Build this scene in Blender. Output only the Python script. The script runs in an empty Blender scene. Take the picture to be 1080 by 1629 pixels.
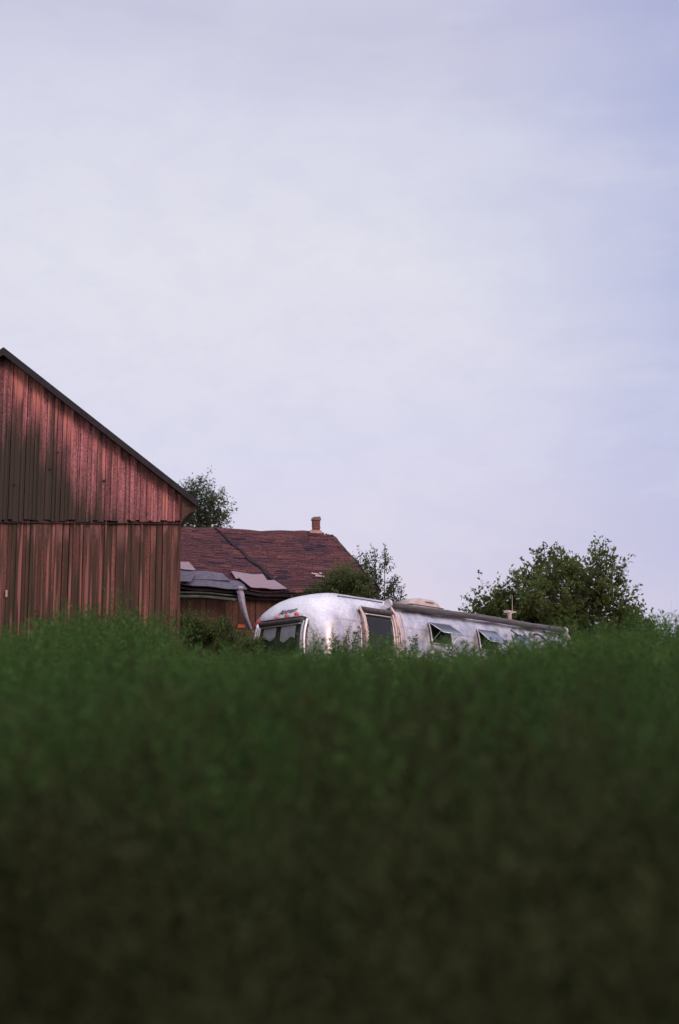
import bpy, math, random
import numpy as np
from math import radians as R, sin, cos, pi, sqrt
from mathutils import Vector, Matrix

random.seed(7)
rng = np.random.default_rng(7)
SC = bpy.context.scene
COL = SC.collection

# ------------------------------------------------------------------ camera
EYE = 1.6
cd = bpy.data.cameras.new('camera')
cam = bpy.data.objects.new('camera', cd); COL.objects.link(cam)
cam.location = (0, 0, EYE)
cam.rotation_euler = (R(90 + 9.7), 0, 0)
cd.sensor_fit = 'VERTICAL'; cd.sensor_height = 36; cd.lens = 50
cd.clip_start = 0.05; cd.clip_end = 3000
cd.dof.use_dof = True; cd.dof.focus_distance = 31; cd.dof.aperture_fstop = 1.2
SC.camera = cam

# ------------------------------------------------------------------ exposure
SC.view_settings.view_transform = 'Standard'
SC.view_settings.look = 'None'
SC.view_settings.gamma = 1
SC.view_settings.exposure = 0

# ------------------------------------------------------------------ node helpers
class NT:
    def __init__(s, tree): s.t = tree; s.n = tree.nodes; s.l = tree.links
    def new(s, typ, **kw):
        n = s.n.new(typ)
        for k, v in kw.items():
            if k == 'ins':
                for kk, vv in v.items(): s.put(n, kk, vv)
            else: setattr(n, k, v)
        return n
    def put(s, n, key, v):
        sock = n.inputs[key]
        if isinstance(v, bpy.types.NodeSocket): s.l.new(v, sock)
        else:
            if isinstance(v, (tuple, list)) and len(v) == 3 and len(getattr(sock, 'default_value', [0]*3)) == 4: v = (*v, 1)
            sock.default_value = v
    def math(s, op, a, b=0.0, c=None, clamp=False):
        n = s.n.new('ShaderNodeMath'); n.operation = op; n.use_clamp = clamp
        s.put(n, 0, a); s.put(n, 1, b)
        if c is not None: s.put(n, 2, c)
        return n.outputs[0]
    def sstep(s, v, a, b, lo=0.0, hi=1.0):
        n = s.n.new('ShaderNodeMapRange'); n.interpolation_type = 'SMOOTHSTEP'
        s.put(n, 0, v); s.put(n, 1, a); s.put(n, 2, b); s.put(n, 3, lo); s.put(n, 4, hi)
        return n.outputs[0]
    def mix(s, f, a, b, blend='MIX'):
        n = s.n.new('ShaderNodeMix'); n.data_type = 'RGBA'; n.blend_type = blend; n.clamp_factor = True
        s.put(n, 0, f); s.put(n, 6, a); s.put(n, 7, b)
        return n.outputs[2]
    def noise(s, vec, scale, detail=4, rough=0.55, mscale=(1, 1, 1)):
        m = s.n.new('ShaderNodeMapping'); s.l.new(vec, m.inputs[0]); m.inputs[3].default_value = mscale
        n = s.n.new('ShaderNodeTexNoise'); s.l.new(m.outputs[0], n.inputs['Vector'])
        n.inputs['Scale'].default_value = scale; n.inputs['Detail'].default_value = detail
        n.inputs['Roughness'].default_value = rough
        return n.outputs[0]
    def ramp(s, v, stops):
        n = s.n.new('ShaderNodeValToRGB'); s.l.new(v, n.inputs[0])
        e = n.color_ramp.elements
        while len(e) < len(stops): e.new(0.5)
        for el, (p, c) in zip(e, stops): el.position = p; el.color = (*c, 1)
        return n.outputs[0]

# ------------------------------------------------------------------ world sky: thin lavender overcast over a Nishita sky
SUN_EL, SUN_ROT = R(16), R(128)      # low, to the right and behind the camera
w = bpy.data.worlds.new('World'); SC.world = w; w.use_nodes = True
W = NT(w.node_tree); W.n.clear()
tc = W.new('ShaderNodeTexCoord'); gen = tc.outputs['Generated']
sx = W.new('ShaderNodeSeparateXYZ'); W.l.new(gen, sx.inputs[0])
X, Y, Z = sx.outputs
sky = W.new('ShaderNodeTexSky', sky_type='NISHITA', sun_disc=False, sun_elevation=SUN_EL, sun_rotation=SUN_ROT)
skyc = W.mix(1.0, sky.outputs[0], (0.10, 0.10, 0.10), 'MULTIPLY')
n1 = W.noise(gen, 3.0, 4, 0.5, (1, 1, 3.5))
n2 = W.noise(gen, 9.0, 5, 0.6, (1, 1, 3.0)); n4 = W.noise(gen, 26.0, 6, 0.65, (1, 1, 1.8))
zz = W.math('ADD', Z, W.math('MULTIPLY', W.math('SUBTRACT', n1, 0.5), 0.10))
cloud = W.ramp(zz, [(0.0, (.72, .67, .81)), (0.13, (.78, .70, .84)), (0.20, (.75, .73, .89)), (0.33, (.82, .81, .90)),
                    (0.41, (.74, .74, .87)), (0.47, (.62, .61, .78)), (0.54, (.72, .71, .86)), (0.72, (1.6, 1.55, 1.75)), (1.0, (2.3, 2.2, 2.4))])
fx = W.sstep(W.math('ADD', X, W.math('MULTIPLY', W.math('SUBTRACT', n1, 0.5), 0.25)), 0.02, 0.30)
fx = W.math('MULTIPLY', W.math('MULTIPLY', fx, W.sstep(Z, .62, .48)), W.sstep(Z, .05, .20, .45, 1.0))
cloud = W.mix(W.math('MULTIPLY', fx, 0.85), cloud, (.43, .47, .75))
cloud = W.mix(W.math('MULTIPLY', W.math('MULTIPLY', fx, W.sstep(Z, .38, .50)), .6), cloud, (.34, .38, .66))
fl = W.sstep(X, -0.12, -0.36)
cloud = W.mix(W.math('MULTIPLY', fl, 0.12), cloud, (.58, .60, .80))
streak = W.sstep(n2, 0.48, 0.72)
cloud = W.mix(W.math('MULTIPLY', streak, 0.22), cloud, (.84, .81, .90))
cloud = W.mix(W.math('MULTIPLY', W.sstep(n4, .40, .66), 0.16), cloud, (.60, .60, .80))
# the far western glow, behind and to the right of the camera
warm = W.math('MULTIPLY', W.sstep(Y, 0.1, -0.6), W.sstep(Z, 0.55, 0.02))
cloud = W.mix(W.math('MULTIPLY', warm, 0.7), cloud, (1.7, 1.35, 1.32))
cloud = W.mix(W.math('MULTIPLY', W.sstep(X, -.45, -.85), W.sstep(Z, -.05, .2)), cloud, (1.5, 1.42, 1.5))
cloud = W.mix(0.10, cloud, skyc)
bg = W.new('ShaderNodeBackground'); W.l.new(cloud, bg.inputs[0]); bg.inputs[1].default_value = 1.0
wo = W.new('ShaderNodeOutputWorld'); W.l.new(bg.outputs[0], wo.inputs[0])

# ------------------------------------------------------------------ sun
sd = bpy.data.lights.new('sun', 'SUN'); sd.energy = 1.7; sd.angle = R(20); sd.color = (1.0, .70, .58)
sun = bpy.data.objects.new('sun', sd); COL.objects.link(sun)
sdir = Vector((sin(SUN_ROT) * cos(SUN_EL), cos(SUN_ROT) * cos(SUN_EL), sin(SUN_EL)))
sun.rotation_euler = sdir.to_track_quat('Z', 'Y').to_euler()

# ------------------------------------------------------------------ materials
def material(name, rough=0.7, metal=0.0, spec=0.3):
    m = bpy.data.materials.new(name); m.use_nodes = True
    t = NT(m.node_tree); p = t.n['Principled BSDF']
    p.inputs['Roughness'].default_value = rough; p.inputs['Metallic'].default_value = metal
    p.inputs['Specular IOR Level'].default_value = spec
    co = t.new('ShaderNodeTexCoord').outputs['Object']
    return m, t, p, co
def attr(t): return t.new('ShaderNodeAttribute', attribute_name='v').outputs['Fac']
def bump(t, p, h, strength=0.3, dist=0.01):
    b = t.new('ShaderNodeBump'); b.inputs['Strength'].default_value = strength; b.inputs['Distance'].default_value = dist
    t.l.new(h, b.inputs['Height']); t.l.new(b.outputs[0], p.inputs['Normal'])
def simple(name, c1, c2, scale=8, rough=0.7, metal=0.0, spec=0.3, ms=(1, 1, 1)):
    m, t, p, co = material(name, rough, metal, spec)
    n = t.noise(co, scale, 5, 0.6, ms)
    t.l.new(t.ramp(n, [(0.3, c1), (0.7, c2)]), p.inputs['Base Color']); bump(t, p, n, 0.2, 0.01)
    return m
def leafmat(name, dark, light, dry, rough=0.9, trans=0.25):
    m, t, p, co = material(name, rough, 0, 0.03)
    v = attr(t)
    c = t.ramp(v, [(0.0, dark), (0.75, light), (0.9, light), (1.0, dry)])
    n = t.noise(co, 0.7, 3, 0.5)
    c = t.mix(t.sstep(n, 0.35, 0.65), c, t.mix(1.0, c, (.75, .70, .72), 'MULTIPLY'))
    t.l.new(c, p.inputs['Base Color'])
    tr = t.new('ShaderNodeBsdfTranslucent'); t.l.new(c, tr.inputs[0])
    mx = t.new('ShaderNodeMixShader'); mx.inputs[0].default_value = trans
    t.l.new(p.outputs[0], mx.inputs[1]); t.l.new(tr.outputs[0], mx.inputs[2])
    t.l.new(mx.outputs[0], t.n['Material Output'].inputs[0])
    return m

M = {}
M['weed'] = leafmat('weed_leaves', (.036, .070, .022), (.090, .172, .046), (.20, .16, .07), trans=.35)
M['near'] = leafmat('shade_tinted_olive_leaves', (.066, .074, .032), (.076, .086, .034), (.12, .10, .05), trans=.3)  # olive hue, with the near slope's shade painted into the leaf colour
M['grass'] = leafmat('grass_blades', (.045, .090, .028), (.10, .19, .052), (.20, .17, .09), trans=.35)
M['straw'] = leafmat('dry_stalks', (.20, .15, .08), (.38, .28, .18), (.50, .38, .27))
M['tree_a'] = leafmat('maple_leaves', (.060, .090, .032), (.16, .200, .065), (.22, .24, .08), trans=.5)
M['tree_b'] = leafmat('grey_green_leaves', (.050, .078, .048), (.12, .155, .085), (.19, .20, .09), trans=.45)
M['shrub'] = leafmat('shrub_leaves', (.065, .105, .040), (.15, .205, .070), (.19, .20, .07), trans=.4)
M['bark'] = simple('bark', (.05, .04, .035), (.13, .105, .085), 14, 0.9, ms=(1, 1, .3))
M['stem'] = simple('green_stems', (.05, .07, .025), (.09, .09, .04), 5, 0.8)
m, t, p, co = material('soil_and_thatch', 0.95)
nn = t.noise(co, 1.3, 6, 0.6); n3 = t.noise(co, 30, 4, 0.6)
t.l.new(t.mix(n3, t.ramp(nn, [(0.35, (.025, .045, .018)), (0.65, (.05, .055, .028))]), (.035, .05, .02)), p.inputs['Base Color'])
bump(t, p, n3, 0.8, 0.04); M['ground'] = m

def board_mat(name, paint, pale, brown, dark, stain):
    m, t, p, co = material(name, 0.85, 0, 0.2)
    v = attr(t)
    sep = t.new('ShaderNodeSeparateXYZ'); t.l.new(co, sep.inputs[0])
    x, y, z = sep.outputs
    off = t.new('ShaderNodeCombineXYZ'); t.put(off, 1, t.math('MULTIPLY', v, 37.0))
    ad = t.new('ShaderNodeVectorMath', operation='ADD'); t.l.new(co, ad.inputs[0]); t.l.new(off.outputs[0], ad.inputs[1])
    cv = ad.outputs[0]
    fine = t.noise(cv, 1.0, 5, 0.65, (42, 1, 1.0))
    streak = t.noise(cv, 1.0, 4, 0.6, (9, 1, .45))
    blot = t.noise(cv, 1.0, 5, 0.6, (2.2, 1, .9))
    grain = t.noise(co, 60, 2, 0.6, (1, 1, .6))
    c = t.mix(t.sstep(streak, .38, .62), brown, paint)
    c = t.mix(t.math('MULTIPLY', t.sstep(fine, .42, .66), .55), c, brown)
    c = t.mix(t.math('MULTIPLY', t.sstep(grain, .42, .62), .45), c, pale)
    gr2 = t.noise(co, 38, 3, 0.7, (1, 1, .5)); c = t.mix(t.math('MULTIPLY', t.sstep(gr2, .56, .40), .5), c, dark)
    tone = t.math('ADD', t.math('MULTIPLY', v, .75), .62)
    tc3 = t.new('ShaderNodeCombineColor'); t.put(tc3, 0, tone); t.put(tc3, 1, tone); t.put(tc3, 2, tone)
    c = t.mix(1.0, c, tc3.outputs[0], 'MULTIPLY')
    if stain == 'upper':
        # rain-worn black stain, a wedge that widens to the left
        line = t.math('SUBTRACT', 6.5, t.math('MULTIPLY', x, .90))
        d = t.math('SUBTRACT', line, z)
        d = t.math('ADD', d, t.math('MULTIPLY', t.math('SUBTRACT', streak, .5), 1.7))
        d = t.math('ADD', d, t.math('MULTIPLY', t.math('SUBTRACT', t.noise(co, 1.0, 6, .65, (3.5, 1, .5)), .5), 3.2))
        d = t.math('ADD', d, t.math('MULTIPLY', t.math('SUBTRACT', blot, .5), 1.2))
        c = t.mix(t.math('MULTIPLY', t.math('MULTIPLY', t.sstep(d, -.5, 1.1), t.sstep(fine, .20, .42, .85, 1.0)), .95), c, dark)
        run = t.noise(co, 1.0, 5, .6, (8, 1, .28)); c = t.mix(t.math('MULTIPLY', t.sstep(run, .52, .66), .75), c, dark)
        # bare and fresh paint kept under the rake
        rk = t.math('SUBTRACT', t.math('SUBTRACT', 7.20, t.math('MULTIPLY', t.math('ABSOLUTE', x), .745)), z)
        top = t.sstep(rk, 1.0, .15)
        pk = t.sstep(t.noise(cv, 1.0, 3, .5, (6.5, 1, .35)), .50, .60)
        c = t.mix(t.math('MULTIPLY', t.math('MULTIPLY', top, pk), .8), c, (.66, .24, .20))
        edge = t.math('MULTIPLY', t.sstep(rk, .30, .0), t.sstep(blot, .35, .6))
        c = t.mix(t.math('MULTIPLY', edge, .6), c, dark)
    if stain == 'lower':
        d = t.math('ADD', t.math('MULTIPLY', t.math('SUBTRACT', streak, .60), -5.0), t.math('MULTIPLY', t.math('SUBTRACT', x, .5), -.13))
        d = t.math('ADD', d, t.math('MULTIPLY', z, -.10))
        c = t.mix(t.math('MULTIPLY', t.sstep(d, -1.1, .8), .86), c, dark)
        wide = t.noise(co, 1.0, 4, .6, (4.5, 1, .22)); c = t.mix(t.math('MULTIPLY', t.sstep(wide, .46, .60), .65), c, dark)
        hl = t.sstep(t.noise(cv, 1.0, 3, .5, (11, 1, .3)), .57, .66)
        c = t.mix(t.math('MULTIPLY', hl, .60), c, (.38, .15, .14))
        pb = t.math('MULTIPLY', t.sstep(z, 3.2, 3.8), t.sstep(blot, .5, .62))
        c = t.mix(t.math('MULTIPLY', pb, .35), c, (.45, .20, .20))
    if stain == 'house':
        d = t.math('ADD', t.math('MULTIPLY', t.math('SUBTRACT', streak, .5), 4.0), t.math('MULTIPLY', x, -.55))
        c = t.mix(t.math('MULTIPLY', t.sstep(d, 1.0, 2.6), .7), c, dark)
    t.l.new(c, p.inputs['Base Color']); bump(t, p, fine, 0.5, 0.01)
    return m
M['barn_up'] = board_mat('upper_barn_boards', (.45, .145, .17), (.52, .25, .28), (.21, .072, .076), (.036, .033, .025), 'upper')
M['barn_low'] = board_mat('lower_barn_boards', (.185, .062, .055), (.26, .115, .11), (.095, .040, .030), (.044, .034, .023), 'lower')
M['house_wall'] = board_mat('house_boards', (.22, .075, .058), (.28, .13, .11), (.10, .046, .034), (.035, .034, .024), 'house')
M['darkwood'] = simple('dark_wood', (.014, .012, .016), (.030, .024, .028), 6, 0.8)
M['soffit'] = simple('brown_soffit', (.055, .032, .026), (.12, .055, .045), 6, 0.85, ms=(1, 1, 3))
M['greywood'] = simple('grey_gutter_wood', (.045, .06, .05), (.12, .14, .125), 8, 0.85)

m, t, p, co = material('shingles', 1.0, 0, 0.0)
v = attr(t); n = t.noise(co, 45, 4, .6); n2 = t.noise(co, .8, 4, .6, (1, 1, 2))
c = t.ramp(v, [(0.0, (.034, .026, .038)), (.35, (.105, .052, .058)), (.65, (.145, .062, .062)), (1.0, (.21, .09, .08))])
c = t.mix(t.sstep(n2, .50, .68), c, t.mix(1.0, c, (.72, .85, 1.0), 'MULTIPLY'))
c = t.mix(t.sstep(n, .42, .62), c, (.034, .024, .034))
t.l.new(c, p.inputs['Base Color']); bump(t, p, n, .6, .01); M['shingle'] = m
M['tarpaper'] = simple('lavender_grey_roll_roofing', (.045, .040, .062), (.11, .095, .14), 9, 0.75, ms=(1, 1, 1))
M['greytin'] = simple('dull_grey_tin', (.22, .20, .26), (.40, .36, .44), 14, .6, .2)
M['tar'] = simple('tar_seam', (.022, .020, .026), (.045, .036, .044), 10, 1.0, 0, 0.0)
m, t, p, co = material('weathered_tin', 0.5, .35)
n = t.noise(co, 1, 5, .6, (3, 14, 14)); n2 = t.noise(co, 26, 3, .6)
c = t.ramp(n, [(.3, (.14, .10, .13)), (.47, (.24, .19, .25)), (.56, (.24, .10, .10)), (.70, (.30, .24, .30))])
t.l.new(t.mix(t.math('MULTIPLY', n2, .5), c, (.14, .10, .12)), p.inputs['Base Color']); bump(t, p, n, .4, .02); M['tin'] = m
M['brick'] = simple('chimney_brick', (.10, .045, .040), (.22, .095, .085), 16, 0.9)
M['cap'] = simple('chimney_cap', (.13, .085, .08), (.22, .15, .14), 16, 0.9)
M['orange'] = simple('orange_rust', (.38, .10, .03), (.55, .17, .05), 10, 0.7)
M['pale'] = simple('pale_bare_wood', (.34, .20, .18), (.5, .33, .31), 12, 0.8)

# aluminium of the trailer
m, t, p, co = material('aluminium_skin', .34, 1.0, .5)
sep = t.new('ShaderNodeSeparateXYZ'); t.l.new(co, sep.inputs[0]); x, y, z = sep.outputs
n = t.noise(co, 2.2, 6, .65); n2 = t.noise(co, 22, 4, .6)
fr = t.math('ABSOLUTE', t.math('SUBTRACT', t.math('FRACT', t.math('DIVIDE', t.math('ADD', x, .52), 1.22)), .5))
seam = t.sstep(fr, .012, .004)
fz = t.math('ABSOLUTE', t.math('SUBTRACT', z, 2.02)); seam2 = t.math('MULTIPLY', t.sstep(fz, .014, .004), t.sstep(x, .45, .55))
seams = t.math('MAXIMUM', seam, seam2)
c = t.ramp(n, [(.3, (.48, .45, .50)), (.7, (.78, .75, .80))])
c = t.mix(t.math('MULTIPLY', t.sstep(n2, .45, .65), .4), c, (.42, .38, .40))
c = t.mix(t.math('MULTIPLY', seams, .5), c, (.30, .28, .30))
t.l.new(c, p.inputs['Base Color'])
t.l.new(t.sstep(n, .3, .7, .36, .52), p.inputs['Roughness'])
riv = t.noise(co, 7, 3, .6); bump(t, p, t.math('SUBTRACT', t.math('ADD', t.math('MULTIPLY', n, 1.2), t.math('MULTIPLY', riv, .35)), t.math('MULTIPLY', seams, .3)), .45, .03); M['alu'] = m
M['trim'] = simple('bright_trim', (.60, .58, .60), (.78, .76, .78), 12, .4, .6)
M['pinktrim'] = simple('weathered_awning_frame', (.50, .36, .34), (.68, .54, .50), 12, .55, .3)
M['darktrim'] = simple('dark_rolled_canvas', (.045, .040, .042), (.10, .09, .09), 10, .75)
M['tube'] = simple('grey_awning_canvas', (.045, .044, .05), (.12, .11, .125), 7, .7, ms=(.4, 3, 3))
M['railmetal'] = simple('blue_grey_rail', (.10, .10, .16), (.18, .18, .26), 7, .5, .4)
M['interior'] = simple('dark_interior', (.012, .013, .012), (.03, .03, .028), 3, .9)
M['curtain'] = simple('grey_lavender_curtain', (.70, .70, .85), (.85, .85, .98), 6, .9, ms=(1, 6, 1))
M['beige'] = simple('faded_beige_plastic', (.34, .27, .26), (.48, .40, .38), 5, .6)
M['rubber'] = simple('tyre_rubber', (.015, .015, .015), (.04, .04, .04), 20, .85)
def redplastic(name, c1, c2):
    m, t, p, co = material(name, .35, 0, .5)
    t.l.new(t.ramp(t.noise(co, 40, 2), [(.3, c1), (.7, c2)]), p.inputs['Base Color']); return m
M['red'] = redplastic('red_lens', (.42, .04, .05), (.58, .09, .10))
M['amber'] = redplastic('amber_lens', (.60, .16, .05), (.75, .26, .10))
m, t, p, co = material('window_glass', .06, 0, .9)
p.inputs['Base Color'].default_value = (.03, .035, .035, 1)
gl = t.new('ShaderNodeBsdfTransparent'); mx = t.new('ShaderNodeMixShader'); mx.inputs[0].default_value = .24
t.l.new(p.outputs[0], mx.inputs[2]); t.l.new(gl.outputs[0], mx.inputs[1]); t.l.new(mx.outputs[0], t.n['Material Output'].inputs[0]); M['glass'] = m
m, t, p, co = material('tinted_glass', .12, .5, .9)
p.inputs['Base Color'].default_value = (.20, .23, .30, 1); M['tint'] = m

# ------------------------------------------------------------------ object helpers
def tag(o, label=None, cat=None, group=None, kind=None):
    if label: o['label'] = label
    if cat: o['category'] = cat
    if group: o['group'] = group
    if kind: o['kind'] = kind
    return o
def empty(name, loc, rot=(0, 0, 0)):
    o = bpy.data.objects.new(name, None); COL.objects.link(o); o.location = loc; o.rotation_euler = rot
    o.empty_display_size = .3
    return o
def link(name, me, mat, parent=None, smooth=False):
    if mat is not None: me.materials.append(M[mat] if isinstance(mat, str) else mat)
    if smooth: me.polygons.foreach_set('use_smooth', [True] * len(me.polygons))
    o = bpy.data.objects.new(name, me); COL.objects.link(o)
    if parent: o.parent = parent
    return o
class MB:
    def __init__(s): s.v = []; s.f = []; s.a = []
    def add(s, vs, fs, a=0.5):
        b = len(s.v); s.v += [tuple(q) for q in vs]; s.f += [tuple(i + b for i in f) for f in fs]; s.a += [a] * len(fs)
    def box(s, x0, x1, y0, y1, z0, z1, a=.5):
        vs = [(x, y, z) for z in (z0, z1) for y in (y0, y1) for x in (x0, x1)]
        s.add(vs, [(0, 2, 3, 1), (4, 5, 7, 6), (0, 1, 5, 4), (2, 6, 7, 3), (0, 4, 6, 2), (1, 3, 7, 5)], a)
    def hexa(s, bot, top, a=.5):     # 4 bottom + 4 top points
        s.add(list(bot) + list(top), [(3, 2, 1, 0), (4, 5, 6, 7), (0, 1, 5, 4), (1, 2, 6, 5), (2, 3, 7, 6), (3, 0, 4, 7)], a)
    def tube(s, pts, rad, n=6, a=.5, cap=True):
        pts = [Vector(q) for q in pts]
        if not isinstance(rad, (list, tuple)): rad = [rad] * len(pts)
        b = len(s.v); m_ = len(pts)
        for i, q in enumerate(pts):
            d = (pts[min(i + 1, m_ - 1)] - pts[max(i - 1, 0)]).normalized()
            u = d.orthogonal().normalized() if i == 0 else (pu - d * pu.dot(d)).normalized()
            pu = u; vv = d.cross(u)
            for k in range(n):
                an = 2 * pi * k / n; s.v.append(tuple(q + (u * cos(an) + vv * sin(an)) * rad[i]))
        for i in range(m_ - 1):
            for k in range(n):
                k2 = (k + 1) % n
                s.f.append((b + i * n + k, b + i * n + k2, b + (i + 1) * n + k2, b + (i + 1) * n + k)); s.a.append(a)
        if cap:
            s.f.append(tuple(b + k for k in range(n))[::-1]); s.a.append(a)
            s.f.append(tuple(b + (m_ - 1) * n + k for k in range(n))); s.a.append(a)
    def grid(s, fn, nu, nv, a=.5, thick=None):
        b = len(s.v)
        for i in range(nu + 1):
            for j in range(nv + 1): s.v.append(tuple(fn(i / nu, j / nv)))
        for i in range(nu):
            for j in range(nv):
                q = b + i * (nv + 1) + j
                s.f.append((q, q + nv + 1, q + nv + 2, q + 1)); s.a.append(a)
    def build(s, name, mat, parent=None, smooth=False):
        me = bpy.data.meshes.new(name); me.from_pydata(s.v, [], s.f); me.validate()
        if len(me.polygons) == len(s.a):
            at = me.attributes.new('v', 'FLOAT', 'FACE'); at.data.foreach_set('value', s.a)
        return link(name, me, mat, parent, smooth)
def solid(o, th):
    md = o.modifiers.new('solid', 'SOLIDIFY'); md.thickness = th; return o
def quads_mesh(name, V, val, mat, parent=None, nper=4):
    """V: (N,4,3) quads, one value each"""
    N = len(V)
    me = bpy.data.meshes.new(name)
    me.vertices.add(N * 4); me.vertices.foreach_set('co', np.ascontiguousarray(V, dtype=np.float32).ravel())
    me.loops.add(N * 4); me.loops.foreach_set('vertex_index', np.arange(N * 4, dtype=np.int32))
    me.polygons.add(N); me.polygons.foreach_set('loop_start', np.arange(0, N * 4, 4, dtype=np.int32))
    me.update(calc_edges=True)
    at = me.attributes.new('v', 'FLOAT', 'FACE'); at.data.foreach_set('value', np.asarray(val, dtype=np.float32))
    return link(name, me, mat, parent)
def unit(a): return a / (np.linalg.norm(a, axis=-1, keepdims=True) + 1e-9)
def leaves(P, D, L, Wd, r=rng):
    """diamond leaves with a droop and a random roll"""
    N = len(P); D = unit(D)
    rnd = unit(r.normal(size=(N, 3)) + np.array([0, 0, 1.6]))
    S = unit(np.cross(D, rnd)); Nn = np.cross(S, D)
    L = L[:, None]; Wd = Wd[:, None]
    mid = P + D * L * .45 + Nn * L * .06
    return np.stack([P, mid + S * Wd * .5, P + D * L - Nn * L * .12, mid - S * Wd * .5], axis=1)

# ------------------------------------------------------------------ terrain
def gz(x, y):
    x = np.asarray(x, float); y = np.asarray(y, float)
    b = np.interp(y, [-60, 0, 3, 7, 12, 16, 22, 30, 45, 70, 160, 320, 900], [-2.5, 0, .34, .85, 1.42, 1.74, 2.05, 2.42, 2.95, 3.3, 2.5, 0, -8])
    b = b + .18 * np.exp(-((x + 5.2) / 2.6) ** 2 - ((y - 23) / 3.5) ** 2)
    b = b + .16 * np.exp(-((x - 6.0) / 2.2) ** 2 - ((y - 19) / 4) ** 2)
    b = b + .05 * np.sin(x * .9 + y * .5) + .04 * np.sin(x * 1.7 - y * 1.1 + 2)
    return b
def terrain():
    xs = np.concatenate([[-900, -400, -180, -90, -60], np.arange(-45, 46, 1.0), [60, 90, 180, 400, 900]])
    ys = np.concatenate([[-300, -150, -80, -50, -35], np.arange(-25, 60, 1.0), [65, 72, 82, 95, 110, 135, 170, 220, 300, 450, 650, 900]])
    GX, GY = np.meshgrid(xs, ys, indexing='ij')
    V = np.stack([GX, GY, gz(GX, GY)], -1).reshape(-1, 3)
    ny = len(ys); F = [(i * ny + j, (i + 1) * ny + j, (i + 1) * ny + j + 1, i * ny + j + 1) for i in range(len(xs) - 1) for j in range(ny - 1)]
    me = bpy.data.meshes.new('ground'); me.from_pydata(V.tolist(), [], F)
    tag(link('ground', me, 'ground', smooth=True), kind='structure')
terrain()
GZ = lambda x, y: float(gz(x, y))

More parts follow.
